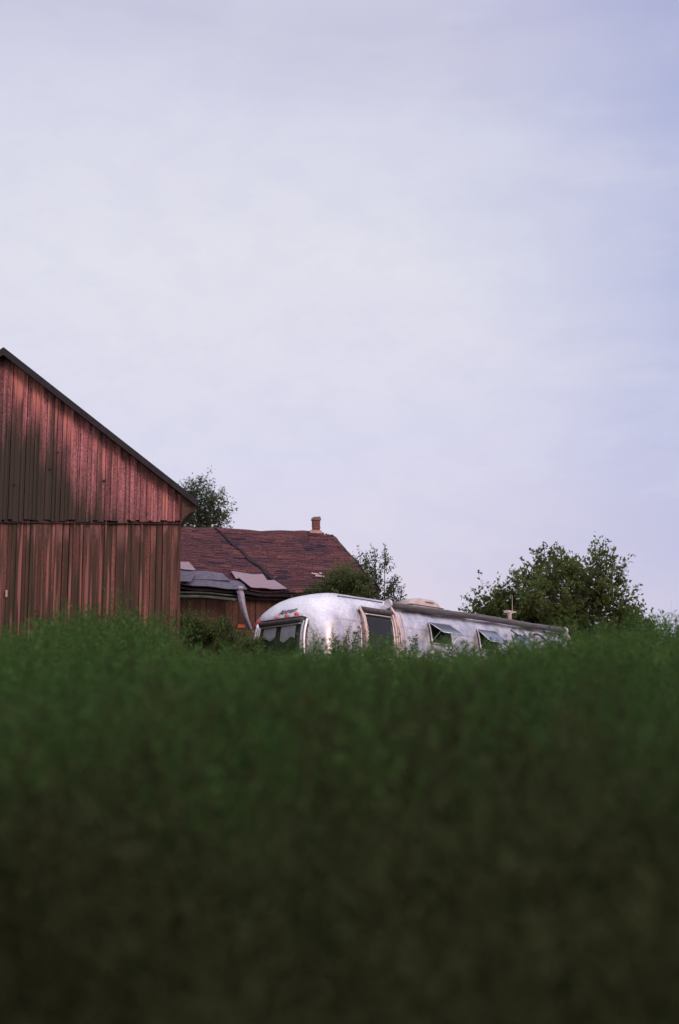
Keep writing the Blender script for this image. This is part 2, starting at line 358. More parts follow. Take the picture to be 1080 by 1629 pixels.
# ------------------------------------------------------------------ barn
def make_barn():
    root = empty('barn', (-6.95, 28.45, 2.45), (0, 0, R(13)))
    tag(root, 'tall weathered red wooden barn with board siding and a steep gable', 'barn')
    HW = 3.73
    zj = lambda x: 3.82 + .03 * x
    zr = lambda x: 7.37 - .745 * abs(x)
    def boards(mb, z0fn, z1fn, yfront, wmin, wmax):
        x = -HW
        while x < HW - .02:
            wd = min(random.uniform(wmin, wmax), HW - x)
            a = random.random(); g = random.uniform(.004, .02)
            y = yfront + random.uniform(-.012, .014); x1 = x + wd - g
            tw = random.uniform(-.012, .012)
            zb0 = z0fn(x); zb1 = zb0 + random.uniform(-.01, .01)
            mb.hexa([(x, y, zb0), (x1, y + tw, zb1), (x1, y + .03, zb1), (x, y + .03, zb0)],
                    [(x, y, z1fn(x)), (x1, y + tw, z1fn(x1)), (x1, y + .03, z1fn(x1)), (x, y + .03, z1fn(x))], a)
            if random.random() < .6:      # cover batten on the joint
                bx = x1 - .01; bw = random.uniform(.03, .055)
                mb.hexa([(bx, y - .022, zb0), (bx + bw, y - .022, zb0), (bx + bw, y - .002, zb0), (bx, y - .002, zb0)],
                        [(bx, y - .022, z1fn(bx) - .01), (bx + bw, y - .022, z1fn(bx + bw) - .01), (bx + bw, y - .002, z1fn(bx + bw) - .01), (bx, y - .002, z1fn(bx) - .01)], random.uniform(.3, 1))
            x += wd
    up = MB(); boards(up, lambda x: zj(x) - random.uniform(-.045, .035), lambda x: zr(x) - .10, -.10, .07, .17)
    up.build('upper_siding', 'barn_up', root)
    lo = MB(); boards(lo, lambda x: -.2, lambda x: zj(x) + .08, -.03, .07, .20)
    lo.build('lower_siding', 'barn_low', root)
    core = MB(); ZJ = zj(HW)
    core.add([(-HW + .05, .02, -.2), (HW - .05, .02, -.2), (HW - .05, .02, zr(HW) - .2), (0, .02, zr(0) - .2), (-HW + .05, .02, zr(HW) - .2)], [(0, 1, 2, 3, 4)])
    core.build('sheathing', 'darkwood', root); core = MB()
    core.add([(-HW + .05, 10, -.2), (HW - .05, 10, -.2), (HW - .05, 10, zr(HW) - .2), (0, 10, zr(0) - .2), (-HW + .05, 10, zr(HW) - .2)], [(4, 3, 2, 1, 0)])
    core.build('back_wall', 'darkwood', root)
    dr = MB(); dr.hexa([(-HW - .02, -.085, zj(-HW) - .05), (HW + .03, -.085, zj(HW) - .05), (HW + .03, -.035, zj(HW) - .05), (-HW - .02, -.035, zj(-HW) - .05)],
            [(-HW - .02, -.085, zj(-HW) - .03), (HW + .03, -.085, zj(HW) - .03), (HW + .03, -.035, zj(HW) - .03), (-HW - .02, -.035, zj(-HW) - .03)])
    dr.build('drip_board', 'darkwood', root)
    for sgn in (-1, 1):
        sw = MB(); y = .04
        while y < 9.95:
            wd = min(random.uniform(.14, .26), 9.95 - y)
            xo = HW - .03 + random.uniform(0, .02)
            sw.box(*sorted((sgn * (xo - .02), sgn * xo)), y, y + wd - .012, -.2, zr(HW) - .15, random.random()); y += wd
        sw.build('side_wall', 'barn_low', root)
    rf = MB()
    E, th = 4.07, .075
    for sgn in (-1, 1):
        n = 14
        for k in range(n):     # sheet courses with slightly uneven edges
            t0, t1 = k / n, (k + 1) / n
            xa, xb = sgn * E * t0, sgn * E * t1
            l0 = .012 + random.uniform(0, .012); l1 = random.uniform(-.006, .006)
            rf.hexa([(xa, -.30, zr(xa) - th), (xb, -.30, zr(xb) - th), (xb, 10.2, zr(xb) - th), (xa, 10.2, zr(xa) - th)],
                    [(xa, -.30, zr(xa) + l1), (xb, -.30, zr(xb) + l0), (xb, 10.2, zr(xb) + l0), (xa, 10.2, zr(xa) + l1)], random.random())
    rf.build('roof', 'darkwood', root)
    for sgn in (-1, 1):
        fa = MB()
        fa.hexa([(0, -.335, zr(0) - .15), (sgn * E, -.335, zr(E) - .13), (sgn * E, -.303, zr(E) - .13), (0, -.303, zr(0) - .15)],
                [(0, -.335, zr(0) + .012), (sgn * E, -.335, zr(E) + .012), (sgn * E, -.303, zr(E) + .012), (0, -.303, zr(0) + .012)])
        fa.build('rake_board', 'darkwood', root)
        so = MB()         # curved boxed eave
        prof = [(HW + .0, ZJ + .02), (HW + .07, ZJ + .10), (HW + .16, ZJ + .18), (HW + .27, ZJ + .23), (HW + .31, zr(HW + .31) - .08), (HW, zr(HW) - .10)]
        vs = [(sgn * a, -.20, b) for a, b in prof] + [(sgn * a, 10.0, b) for a, b in prof]; n = len(prof)
        so.add(vs, [tuple(range(n)), tuple(range(2 * n - 1, n - 1, -1))] + [(i, (i + 1) % n, n + (i + 1) % n, n + i) for i in range(n)])
        so.build('eave_box', 'soffit', root)
    for (x, z) in ((-.35, 5.0), (.3, 4.55), (1.15, 5.25), (1.0, 4.9), (-2.2, 5.3), (-1.4, 6.2), (2.1, 4.7)):
        kn = MB(); kn.box(x, x + .035, -.125, -.10, z, z + .05)
        kn.build('knot_hole', 'interior', root)
    sl = MB(); sl.box(.25 - .02, .25 + .02, -.075, -.05, 2.28, 2.42); sl.build('chipped_board_end', 'pale', root)
make_barn()

# ------------------------------------------------------------------ farmhouse
def make_house():
    ZG = 2.7
    root = empty('farmhouse', (.93, 35.0, ZG), (0, 0, R(15)))
    tag(root, 'low old farmhouse with sagging dark red shingle roof and patched eave, right of the barn', 'house')
    LEN, DEP, RISE, ZE = 7.2, 4.15, 2.12, 2.84
    def roof(x, tt, lift=0.0):
        """x local (0..-LEN), tt 0 eave .. 1 ridge"""
        sag = -.05 * sin(pi * min(1, max(0, -x / 5.2))) * (1 - .3 * tt) + .10 * max(0, (-x - 3.2) / 2) * (1 - tt)
        wob = .018 * sin(x * 3.1 + tt * 5) + .012 * sin(x * 7.3 + 1)
        return Vector((x, DEP * tt - .10 * (1 - tt) , ZE + RISE * tt + sag + wob + lift))
    xr = lambda tt: -.02 * sin(tt * 9) + (.0 if tt > .06 else 0) - (.25 * max(0, tt - .93) / .07)
    sh = MB(); NC = 34
    for k in range(NC):
        t0, t1 = k / NC, (k + 1) / NC
        x = -LEN; tone = random.uniform(-.12, .12)
        while x < xr(t0) - .01:
            wd = random.uniform(.16, .42); x1 = min(x + wd, xr(t0)); 
            if xr(t0) - x1 < .08: x1 = xr(t0)
            a = min(1, max(0, random.gauss(.50 + tone, .17)))
            if random.random() < .02: a = 1.0
            if random.random() < .07: a = .02
            lf = random.uniform(.018, .030); dz = random.uniform(-.012, .012)
            jt = random.uniform(-.006, .006)
            p0, p1 = roof(x, t0 + jt, lf), roof(x1 - .008, t0 + jt, lf + dz * .5)
            p2, p3 = roof(x1 - .008, min(1, t1 + .012), .004), roof(x, min(1, t1 + .012), .004)
            q0, q1 = p0 - Vector((0, -.004, .022)), p1 - Vector((0, -.004, .022))
            sh.add([p0, p1, p2, p3, q0, q1], [(0, 1, 2, 3), (4, 5, 1, 0)], a)
            x = x1
    sh.build('roof_shingles', 'shingle', root)
    dk = MB(); dk.grid(lambda u, v: roof(-LEN * u - .02, v, -.10), 30, 8)
    dk.grid(lambda u, v: Vector((roof(-LEN * (1 - u) - .02, v).x, 2 * DEP - roof(0, v).y, roof(-LEN * (1 - u), v).z - .06)), 30, 8)
    solid(dk.build('roof_deck', 'darkwood', root), .05)
    # ridge caps
    rc = MB(); x = -LEN
    while x < -.35:
        p = roof(x, 1); q = roof(x + .3, 1)
        rc.hexa([(p.x, DEP - .12, p.z - .055), (q.x, DEP - .12, q.z - .055), (q.x, DEP + .12, q.z - .055), (p.x, DEP + .12, p.z - .055)],
                [(p.x, DEP - .03, p.z + .045), (q.x - .01, DEP - .03, q.z + .045), (q.x - .01, DEP + .03, q.z + .045), (p.x, DEP + .03, p.z + .045)], random.uniform(.4, .8)); x += .3
    rc.build('ridge_cap', 'shingle', root)
    # gable rakes
    gb = MB()
    for a, b in ((0.0, .5), (.5, 1.0)):
        pa, pb = roof(xr(a), a), roof(xr(b), b)
        gb.hexa([pa + Vector((.0, 0, -.13)), pa + Vector((.03, 0, -.13)), pb + Vector((.03, 0, -.13)), pb + Vector((0, 0, -.13))],
                [pa + Vector((.0, 0, .03)), pa + Vector((.03, 0, .03)), pb + Vector((.03, 0, .03)), pb + Vector((0, 0, .03))])
    gb.build('rake_board', 'darkwood', root)
    # walls
    wl = MB(); x = -LEN + .1
    while x < -.12:
        wd = random.uniform(.11, .2); x1 = min(x + wd, -.12); y = .30 + random.uniform(-.012, .012)
        wl.box(x, x1 - .008, y, y + .03, -.6, ZE - .12, random.random()); x = x1
    wl.build('front_wall', 'house_wall', root)
    gw = MB(); y = .34
    while y < 2 * DEP - .3:
        y1 = min(y + random.uniform(.12, .2), 2 * DEP - .3); h = ZE + RISE * (1 - abs((y + y1) / 2 - DEP) / DEP) - .14
        gw.box(-.16, -.13, y, y1 - .008, -.6, h, random.random()); y = y1
    gw.build('gable_wall', 'house_wall', root)
    bw = MB(); bw.box(-LEN, -.15, 2 * DEP - .33, 2 * DEP - .3, -.6, ZE - .1); bw.build('back_wall', 'house_wall', root)
    # sagging eave boards and gutter
    for (z0, th, yy, xa, xb) in ((-.10, .05, -.11, -LEN, 0), (-.17, .035, .06, -LEN, -.1)):
        ev = MB(); n = 24
        for i in range(n):
            a, b = xa + (xb - xa) * i / n, xa + (xb - xa) * (i + 1) / n
            za, zb = roof(a, 0).z + z0, roof(b, 0).z + z0
            ev.hexa([(a, yy, za), (b, yy, zb), (b, yy + .03, zb), (a, yy + .03, za)], [(a, yy, za + th), (b, yy, zb + th), (b, yy + .03, zb + th), (a, yy + .03, za + th)])
        ev.build('eave_board', 'darkwood', root)
    gt = MB()
    pts = [(x, -.16 - .02 * sin(x * 2), ZE - .06 - .20 + .028 * abs(x + 3.45) + .015 * sin(x * 4)) for x in np.linspace(-5.6, -3.45, 12)]
    gt.tube(pts, .035, 6)
    pts = [(x, -.10, z + .10) for (x, y, z) in pts]
    gt.tube(pts, .022, 6)
    gt.build('gutter', 'greywood', root)
    # lavender grey roll roofing hanging over the lower left slope
    def sheet(name, mat, xa, xb, ta, tb, lift, wave, nu=14, nv=6, skew=0.0, curl=0.0, edge=0.02):
        ph = random.random() * 6
        s = MB()
        def fn(u, v):
            tt = ta + (tb - ta) * v
            x = xa + (xb - xa) * u + skew * (1 - v)
            q = roof(x, max(tt, -.06), lift + wave * (.5 + .5 * sin(u * 9 + ph)) * (1 - v) + .01)
            if tt < 0: q.y += tt * DEP * .2
            q.z -= curl * (1 - v) ** 3 * (.5 + .5 * sin(u * 5 + ph)); q.y += edge * sin(u * 17 + ph) * (1 - v)
            return q
        s.grid(fn, nu, nv)
        solid(s.build(name, mat, root), .012)
    sheet('roll_roofing', 'tarpaper', -5.6, -3.32, -.03, .10, .035, .02, skew=0, edge=.01)
    sheet('roll_roofing', 'tarpaper', -5.7, -3.75, .07, .20, .05, .03, skew=.1, edge=.01)
    sheet('curled_roofing', 'tarpaper', -5.9, -4.45, -.05, .13, .10, .07, skew=-.25, curl=.06)
    sheet('tin_patch', 'tin', -5.6, -4.50, .20, .33, .07, .02, skew=.10, edge=.01)
    sheet('tin_patch', 'tin', -3.50, -2.70, .11, .235, .06, .02, skew=.02, edge=.01)
    sheet('tin_patch', 'tin', -3.42, -2.52, -.02, .115, .10, .03, skew=.20, edge=.015)
    # dark tar seam crossing the slope, from the ridge down to the right
    sm = MB(); N = 16
    for i in range(N):
        a, b = i / N, (i + 1) / N
        cx = lambda q: -3.35 + 1.05 * (1 - q) + .03 * sin(q * 23)
        wd = lambda q: .03 + .035 * (1 - q) + .012 * sin(q * 31)
        sm.add([roof(cx(a) - wd(a), a, .052), roof(cx(a) + wd(a), a, .052), roof(cx(b) + wd(b), b, .052), roof(cx(b) - wd(b), b, .052)], [(0, 1, 2, 3)])
    solid(sm.build('tar_seam', 'tar', root), .01)
    # pale exposed shingles near the shrub
    for (x, tt, wd) in ((-1.42, .26, .20), (-1.36, .225, .26), (-1.20, .275, .09)):
        ps = MB(); ps.hexa([roof(x, tt, .045), roof(x + wd, tt - .004, .045), roof(x + wd - .02, tt + .022, .035), roof(x + .02, tt + .025, .035)],
                           [roof(x, tt, .06), roof(x + wd, tt - .004, .06), roof(x + wd - .02, tt + .022, .05), roof(x + .02, tt + .025, .05)])
        ps.build('broken_shingle', 'pale', root)
    # hanging strip of tin at the eave
    st = MB()
    path = [(-3.50, -.19, 2.80), (-3.47, -.24, 2.70), (-3.44, -.24, 2.50), (-3.38, -.21, 2.28), (-3.30, -.14, 2.08), (-3.19, -.06, 1.88), (-3.12, 0, 1.78)]
    def fs(u, v):
        k = u * (len(path) - 1); i = min(int(k), len(path) - 2); q = Vector(path[i]).lerp(Vector(path[i + 1]), k - i)
        wdt = .085 * (1 - .55 * u ** 2) 
        return q + Vector(((v - .5) * 2 * wdt, -.05 * cos((v - .5) * 3), 0))
    st.grid(fs, 18, 5); st.tube([(-3.53, -.25, 2.83), (-3.42, -.27, 2.84)], [.055, .04], 8)
    solid(st.build('hanging_tin_strip', 'greytin', root), .006)
    orr = MB(); orr.hexa([(-3.46, .262, 1.93), (-3.26, .262, 1.94), (-3.26, .285, 1.94), (-3.46, .285, 1.93)], [(-3.43, .262, 2.02), (-3.27, .262, 2.01), (-3.27, .285, 2.01), (-3.43, .285, 2.02)])
    orr.build('rusty_plate', 'orange', root)
    # chimney with a cap
    ch = MB(); cx, cy = -.78, DEP - .02
    cx = -.53
    z = ZE + RISE - .2
    while z < 5.30:
        o = random.uniform(-.006, .006)
        ch.box(cx - .09 + o, cx + .09 + o, cy - .12, cy + .12, z, z + .068); z += .075
    cho = ch.build('chimney', 'brick', root)
    cp = MB(); cp.hexa([(cx - .11, cy - .14, 5.30), (cx + .115, cy - .14, 5.30), (cx + .115, cy + .14, 5.30), (cx - .11, cy + .14, 5.30)],
                       [(cx - .10, cy - .13, 5.38), (cx + .09, cy - .13, 5.40), (cx + .09, cy + .13, 5.40), (cx - .10, cy + .13, 5.38)])
    cp.build('chimney_cap', 'cap', cho)
    fl = MB(); fl.box(cx - .20, cx + .12, cy - .16, cy - .125, ZE + RISE - .04, ZE + RISE + .045)
    fl.build('flashing', 'pale', cho)
make_house()

# ------------------------------------------------------------------ travel trailer
TL = 10.5
def make_trailer():
    W0, H0, p_, zc = 1.26, 1.40, 3.2, 1.35
    def wf(s):
        a = .5 if s < TL / 2 else 1.2; s = min(s, TL - s)
        return W0 * (1 - max(0, 1 - s / a) ** 3.2) ** (1 / 3.2)
    def hf(s):
        a = 1.35 if s < TL / 2 else 1.215; s = min(s, TL - s)
        return H0 * (1 - max(0, 1 - s / a) ** 2.4) ** (1 / 2.4)
    def F(s, y, z):
        if s <= 0: return 9
        return (abs(y) / max(wf(s), 1e-6)) ** p_ + (max(0, z - zc) / max(hf(s), 1e-6)) ** p_
    def rear_s(y, z):
        lo, hi = 0.0, 4.0
        for _ in range(40):
            m_ = (lo + hi) / 2
            if F(m_, y, z) < 1: hi = m_
            else: lo = m_
        return hi
    def side_y(s, z, off=0.0):
        return -(wf(s) * max(0, 1 - (max(0, z - zc) / hf(s)) ** p_) ** (1 / p_) + off)
    root = empty('travel_trailer', (-1.32, 31, 2.46))
    phi, tilt, roll = R(43), R(1.4), R(-2)
    u = Vector((sin(phi) * cos(tilt), cos(phi) * cos(tilt), -sin(tilt))); l = Vector((-cos(phi), sin(phi), 0)); w_ = u.cross(l)
    l2 = l * cos(roll) + w_ * sin(roll); w2 = u.cross(l2)
    root.matrix_world = Matrix.Translation((-1.32, 31, 2.46)) @ Matrix((u, l2, w2)).transposed().to_4x4()
    tag(root, 'rounded silver aluminium travel trailer parked behind the weeds, its windows propped open', 'trailer')
    # body shell
    ks = np.concatenate([[.002, .006, .014, .03, .05, .08, .11, .15, .2, .26, .33, .42, .52, .65, .8, .95, 1.1, 1.25, 1.4], np.arange(1.8, TL - 1.3, .5),
                         TL - np.array([1.25, 1.1, .95, .8, .65, .5, .38, .28, .2, .13, .08, .04, .015, .004])])
    prof = []
    NV = 40
    b = MB(); first = True
    for s in ks:
        wv, hv = wf(s), hf(s); ring = []
        ring += [(s, wv * .80, .50), (s, wv * .93, .56), (s, wv * .99, .70), (s, wv, 1.0), (s, wv, 1.2)]
        for k in range(NV + 1):
            a = pi * k / NV; ca, sa = cos(a), sin(a)
            ring.append((s, wv * math.copysign(abs(ca) ** (2 / p_), ca), zc + hv * abs(sa) ** (2 / p_)))
        ring += [(s, -wv, 1.2), (s, -wv, 1.0), (s, -wv * .99, .70), (s, -wv * .93, .56), (s, -wv * .80, .50)]
        prof.append(ring)
    n = len(prof[0])
    for r_ in prof: b.v += r_
    for i in range(len(prof) - 1):
        for k in range(n):
            k2 = (k + 1) % n; b.f.append((i * n + k, i * n + k2, (i + 1) * n + k2, (i + 1) * n + k)); b.a.append(.5)
    b.f.append(tuple(range(n))); b.a.append(.5); b.f.append(tuple(range((len(prof) - 1) * n, len(prof) * n))[::-1]); b.a.append(.5)
    b.build('body', 'alu', root, True)
    # helper: patch on the rear or the right side
    def rear(y, z, off): return Vector((rear_s(y, z) - off, y, z))
    def side(s, z, off): return Vector((s, side_y(s, z, off), z))
    def patch(name, mat, fn, u0, u1, v0, v1, off, par, nu=10, nv=8, th=.02, shape=None):
        g = MB(); g.grid(lambda a, b_: fn(u0 + (u1 - u0) * a, v0 + (v1 - v0) * b_, off + (shape(a, b_) if shape else 0)), nu, nv)
        return solid(g.build(name, mat, par, True), th)
    # ---- rear window
    z0, z1, yl, yr = 1.22, 1.93, .60, -.70
    rw = patch('rear_window', 'interior', rear, yl, yr, z0, z1, .012, root, th=.008)
    patch('pane', 'glass', rear, yl, yr, z0, z1, .045, rw, th=.003)
    for (ya, yb, za, zb) in ((.50, .10, 1.66, 1.90), (-.06, -.50, 1.60, 1.90)):
        g = MB(); ph = random.random() * 5
        g.grid(lambda a, b_: rear(ya + (yb - ya) * a, za + (zb - za) * b_ + .05 * sin(a * 6 + ph) * (1 - b_), .024 + .004 * sin(a * 30)), 16, 6)
        solid(g.build('curtain', 'curtain', rw), .003)
    def frame_bar(name, mat, pts, hw, hh, par, fn):
        g = MB(); g.tube([fn(a, b_, o) for a, b_, o in pts], hw, 8); return g.build(name, mat, par, True)
    g = MB()
    for pts in ([(yl, z1), (yr, z1)], [(yl, z0), (yr, z0)], [(yl, z0), (yl, z1)], [(yr, z0), (yr, z1)]):
        (a0, b0), (a1, b1) = pts
        g.tube([rear(a0 + (a1 - a0) * k / 10, b0 + (b1 - b0) * k / 10, .05) for k in range(11)], .022, 6)
    g.build('frame', 'trim', rw, True)
    # rolled visor above the rear window: dark canvas under a bright ledge
    g = MB(); g.tube([rear(.58 - 1.30 * k / 14, 2.0 , .085) for k in range(15)], .062, 10)
    vz = g.build('window_visor', 'darktrim', root, True)
    g = MB(); 
    g.grid(lambda a, b_: rear(.60 - 1.34 * a, 2.065 + .01 * b_, .0 + .15 * b_), 14, 2); solid(g.build('ledge', 'trim', vz), .014)
    for yy in (.72, -.80):
        g = MB(); g.tube([rear(yy, 2.02 - .85 * k / 10, .05 + .02 * sin(k * .3)) for k in range(11)], .034, 6)
        g.build('visor_arm', 'trim', vz, True)
        g = MB(); g.tube([rear(yy * .91, 1.98 - .8 * k / 10, .06) for k in range(11)], .022, 6)
        g.build('visor_arm', 'trim', vz, True)
    # ---- clearance lights
    for (yy, zz_) in ((.17, 2.115), (-.12, 2.135), (-.41, 2.15)):
        c0 = rear(yy, zz_, 0); nrm = Vector((-(1), 0, .55)).normalized()
        g = MB(); g.tube([c0 - nrm * .01, c0 + nrm * .03, c0 + nrm * .05, c0 + nrm * .058], [.055, .052, .038, .012], 14); g.build('clearance_light', 'red', root, True)
    # ---- red corner marker
    g = MB(); g.grid(lambda a, b_: rear(.95 - .23 * a - .03 * b_, 1.97 + .17 * b_ + .02 * a, .02), 6, 6); solid(g.build('corner_lamp', 'red', root, True), .02)
    g = MB(); g.grid(lambda a, b_: rear(1.0 - .08 * a, 1.80 + .12 * b_, .012), 4, 4); solid(g.build('corner_lamp', 'red', root, True), .02)
    # ---- script lettering
    cu = bpy.data.curves.new('script', 'FONT'); cu.body = 'Airstream'; cu.size = .165; cu.shear = .45; cu.extrude = 0; cu.offset = -.001; cu.space_character = .86
    to = bpy.data.objects.new('tmp_text', cu); COL.objects.link(to)
    bpy.context.view_layer.update()
    me = bpy.data.meshes.new_from_object(to.evaluated_get(bpy.context.evaluated_depsgraph_get()))
    COL.objects.unlink(to); bpy.data.objects.remove(to)
    xsx = [v.co.x for v in me.vertices]; wid = max(xsx) - min(xsx); k = .54 / wid
    for v in me.vertices:
        tx = (v.co.x - min(xsx)) * k; yy = .20 - tx; zz_ = 2.205 + v.co.y + .055 * tx
        v.co = rear(yy, zz_, .014)
    me.name = 'lettering'
    solid(link('lettering', me, 'darktrim', root), .004)
    # ---- vertical trim strip at the left rear corner
    g = MB(); g.tube([rear(.84 , 2.26 - .5 * k / 8, .006) for k in range(9)], .008, 5); g.build('panel_seam', 'railmetal', root)
    # ---- side windows
    def window(sa, sb, za, zb, name='side_window'):
        wn = patch(name, 'interior', side, sa, sb, za, zb, .010, root, th=.008)
        patch('pane', 'glass', side, sa, sb, za, zb, .030, wn, th=.004)
        g = MB()
        for (a0, b0, a1, b1) in ((sa, za, sb, za), (sa, zb, sb, zb), (sa, za, sa, zb), (sb, za, sb, zb)):
            g.tube([side(a0 + (a1 - a0) * k / 8, b0 + (b1 - b0) * k / 8, .035) for k in range(9)], .018, 6)
        g.build('frame', 'trim', wn, True)
        return wn
    # large window near the rear with its rolled awning
    window(1.48, 2.38, 1.30, 2.22)
    g = MB(); g.tube([side(1.38 + 1.02 * k / 8, 2.315, .07) for k in range(9)], .062, 10); va = g.build('window_awning', 'darktrim', root, True)
    for (sa, sb, r_, of) in ((1.36, 1.44, .030, .07), (1.43, 1.50, .020, .05), (2.40, 2.44, .032, .07), (2.49, 2.52, .018, .06), (2.57, 2.60, .024, .06), (2.67, 2.70, .018, .10)):
        g = MB(); g.tube([side(sa + (sb - sa) * k / 10, 2.36 - 1.1 * k / 10, of) for k in range(11)], r_, 6); g.build('awning_arm', 'pinktrim', va, True)
    # propped-open windows
    for (sa, sb, a_, ln) in ((3.72, 4.47, 58, .52), (5.56, 6.28, 50, .50), (7.00, 7.70, 22, .46)):
        wn = window(sa, sb, 1.74, 2.22)
        hz = 2.235; hy = side_y(3.0, hz, .045)
        dy, dz = -sin(R(a_)) * ln, -cos(R(a_)) * ln
        g = MB(); g.add([(sa, hy, hz), (sb, hy, hz), (sb, hy + dy, hz + dz), (sa, hy + dy, hz + dz)], [(0, 1, 2, 3)])
        solid(g.build('open_sash', 'tint', wn), .008)
        g = MB()
        c4 = [(sa, hy, hz), (sb, hy, hz), (sb, hy + dy, hz + dz), (sa, hy + dy, hz + dz), (sa, hy, hz)]
        for q0, q1 in zip(c4[:-1], c4[1:]): g.tube([q0, q1], .010, 6)
        g.build('sash_frame', 'trim', wn, True)
        for ss in (sa + .02, sb - .02):
            g = MB(); g.tube([side(ss, 1.80, .03), Vector((ss, hy + dy * .8, hz + dz * .8))], .008, 5); g.build('stay_arm', 'trim', wn)
    # ---- main patio awning roller
    AS, AE = 2.46, 9.45
    g = MB(); N = 30; g.tube([(AS + (AE - AS) * k / N, -1.075 - .012 * sin(k), 2.535 + .03 * k / N - .012 * sin(pi * k / N * 3)) for k in range(N + 1)], [.074 + .004 * sin(k * 2.3) for k in range(N + 1)], 12)
    aw = g.build('patio_awning', 'tube', root, True)
    for s_ in (AS - .02, AE + .02):
        g = MB(); g.tube([(s_ - .03, -1.075, 2.545), (s_ + .03, -1.075, 2.545)], .105, 12); g.build('end_cap', 'trim', aw)
        g = MB(); g.tube([(s_, -1.09, 2.53), (s_ + .06, -1.22, 2.30), side(s_ + .14, 1.9, .06), side(s_ + .2, 1.2, .06)], [.032, .03, .026, .026], 6); g.build('support_arm', 'pinktrim', aw, True)
    g = MB(); g.tube([(1.0 + 1.45 * k / 8, side_y(1.0 + 1.45 * k / 8, 2.60, .012), 2.60) for k in range(9)], .016, 6); g.build('awning_rail', 'railmetal', root, True)
    # arched dark arm with amber lamp near the front
    g = MB(); g.tube([side(7.85 + .62 * k / 10, 2.30 + .05 * sin(k / 10 * pi) - .26 * (k / 10) ** 2.2, .09) for k in range(11)], .026, 7); g.build('grab_arm', 'darktrim', root, True)
    g = MB(); g.tube([side(7.80, 2.31, .05), side(7.98, 2.33, .05)], [.05, .035], 8); g.build('bracket', 'beige', root, True)
    g = MB(); g.tube([side(8.50, 2.06, .04), side(8.55, 2.0, .07)], [.04, .03], 8); g.build('porch_lamp', 'amber', root, True)
    g = MB(); g.tube([side(7.95, 2.25, .04), side(7.99, 1.9, .04)], .016, 6); g.build('bracket', 'beige', root, True)
    g = MB(); g.tube([side(6.95, 2.34, .06), side(7.15, 2.22, .08), side(7.30, 2.24, .06)], .018, 6); g.build('grab_arm', 'darktrim', root, True)
    # ---- air conditioner on the roof
    ac = MB()
    def octo(s0, s1, y0, y1, z, c): return [(s0 + c, y0, z), (s1 - c, y0, z), (s1, y0 + c, z), (s1, y1 - c, z), (s1 - c, y1, z), (s0 + c, y1, z), (s0, y1 - c, z), (s0, y0 + c, z)]
    rings = [octo(4.05, 5.25, -.40, .40, 2.70, .08), octo(4.05, 5.25, -.40, .40, 2.80, .08), octo(4.14, 5.20, -.37, .37, 2.89, .09), octo(4.34, 5.10, -.32, .32, 2.97, .10), octo(4.5, 5.0, -.25, .25, 2.99, .10)]
    for i in range(len(rings) - 1):
        for k in range(8):
            k2 = (k + 1) % 8; ac.add([rings[i][k], rings[i][k2], rings[i + 1][k2], rings[i + 1][k]], [(0, 1, 2, 3)])
    ac.add(rings[-1], [tuple(range(8))])
    aco = ac.build('air_conditioner', 'beige', root)
    g = MB(); g.box(4.03, 5.27, -.42, .42, 2.775, 2.792); g.build('gasket', 'darktrim', aco)
    g = MB(); 
    for k in range(5): g.box(4.62, 4.95, -.385 + .002 * k, -.36 + .008 * k, 2.82 + .02 * k, 2.828 + .02 * k)
    g.build('grille', 'darktrim', aco)
    # ---- roof aerial with T-shaped cap
    g = MB(); g.tube([(8.0, -.40, 2.70), (8.0, -.40, 2.90), (8.0, -.40, 2.97)], [.06, .045, .09], 8)
    ae = g.build('aerial_mount', 'beige', root, True)
    g = MB(); g.hexa([(7.86, -.47, 2.95), (8.16, -.47, 2.96), (8.16, -.33, 2.96), (7.86, -.33, 2.95)], [(7.82, -.48, 3.0), (8.20, -.48, 2.99), (8.20, -.32, 2.99), (7.82, -.32, 3.0)]); g.build('aerial_head', 'pinktrim', ae)
    g = MB(); g.tube([(8.12, -.40, 3.0), (8.14, -.40, 3.42)], [.007, .004], 5); g.build('mast', 'pinktrim', ae)
    # ---- running gear (down in the weeds)
    for s_ in (4.9, 5.8):
        for yy in (1, -1):
            g = MB(); g.tube([(s_, yy * .98, .36), (s_, yy * 1.0, .36), (s_, yy * 1.2, .36), (s_, yy * 1.22, .36)], [.30, .36, .36, .30], 20); wh = g.build('wheel', 'rubber', root)
            g = MB(); g.tube([(s_, yy * 1.19, .36), (s_, yy * 1.235, .36)], [.2, .17], 14); g.build('rim', 'trim', wh)
    g = MB(); g.tube([(.3, .5, .45), (10.2, .5, .45), (11.3, 0, .5)], .05, 6); g.tube([(.3, -.5, .45), (10.2, -.5, .45), (11.3, 0, .5)], .05, 6); g.build('hitch_frame', 'darktrim', root)
    g = MB(); g.tube([(.03, -.9, .62), (-.09, -.9, .6), (-.09, .9, .6), (.03, .9, .62)], .06, 8); g.build('bumper', 'trim', root)
    return root
make_trailer()

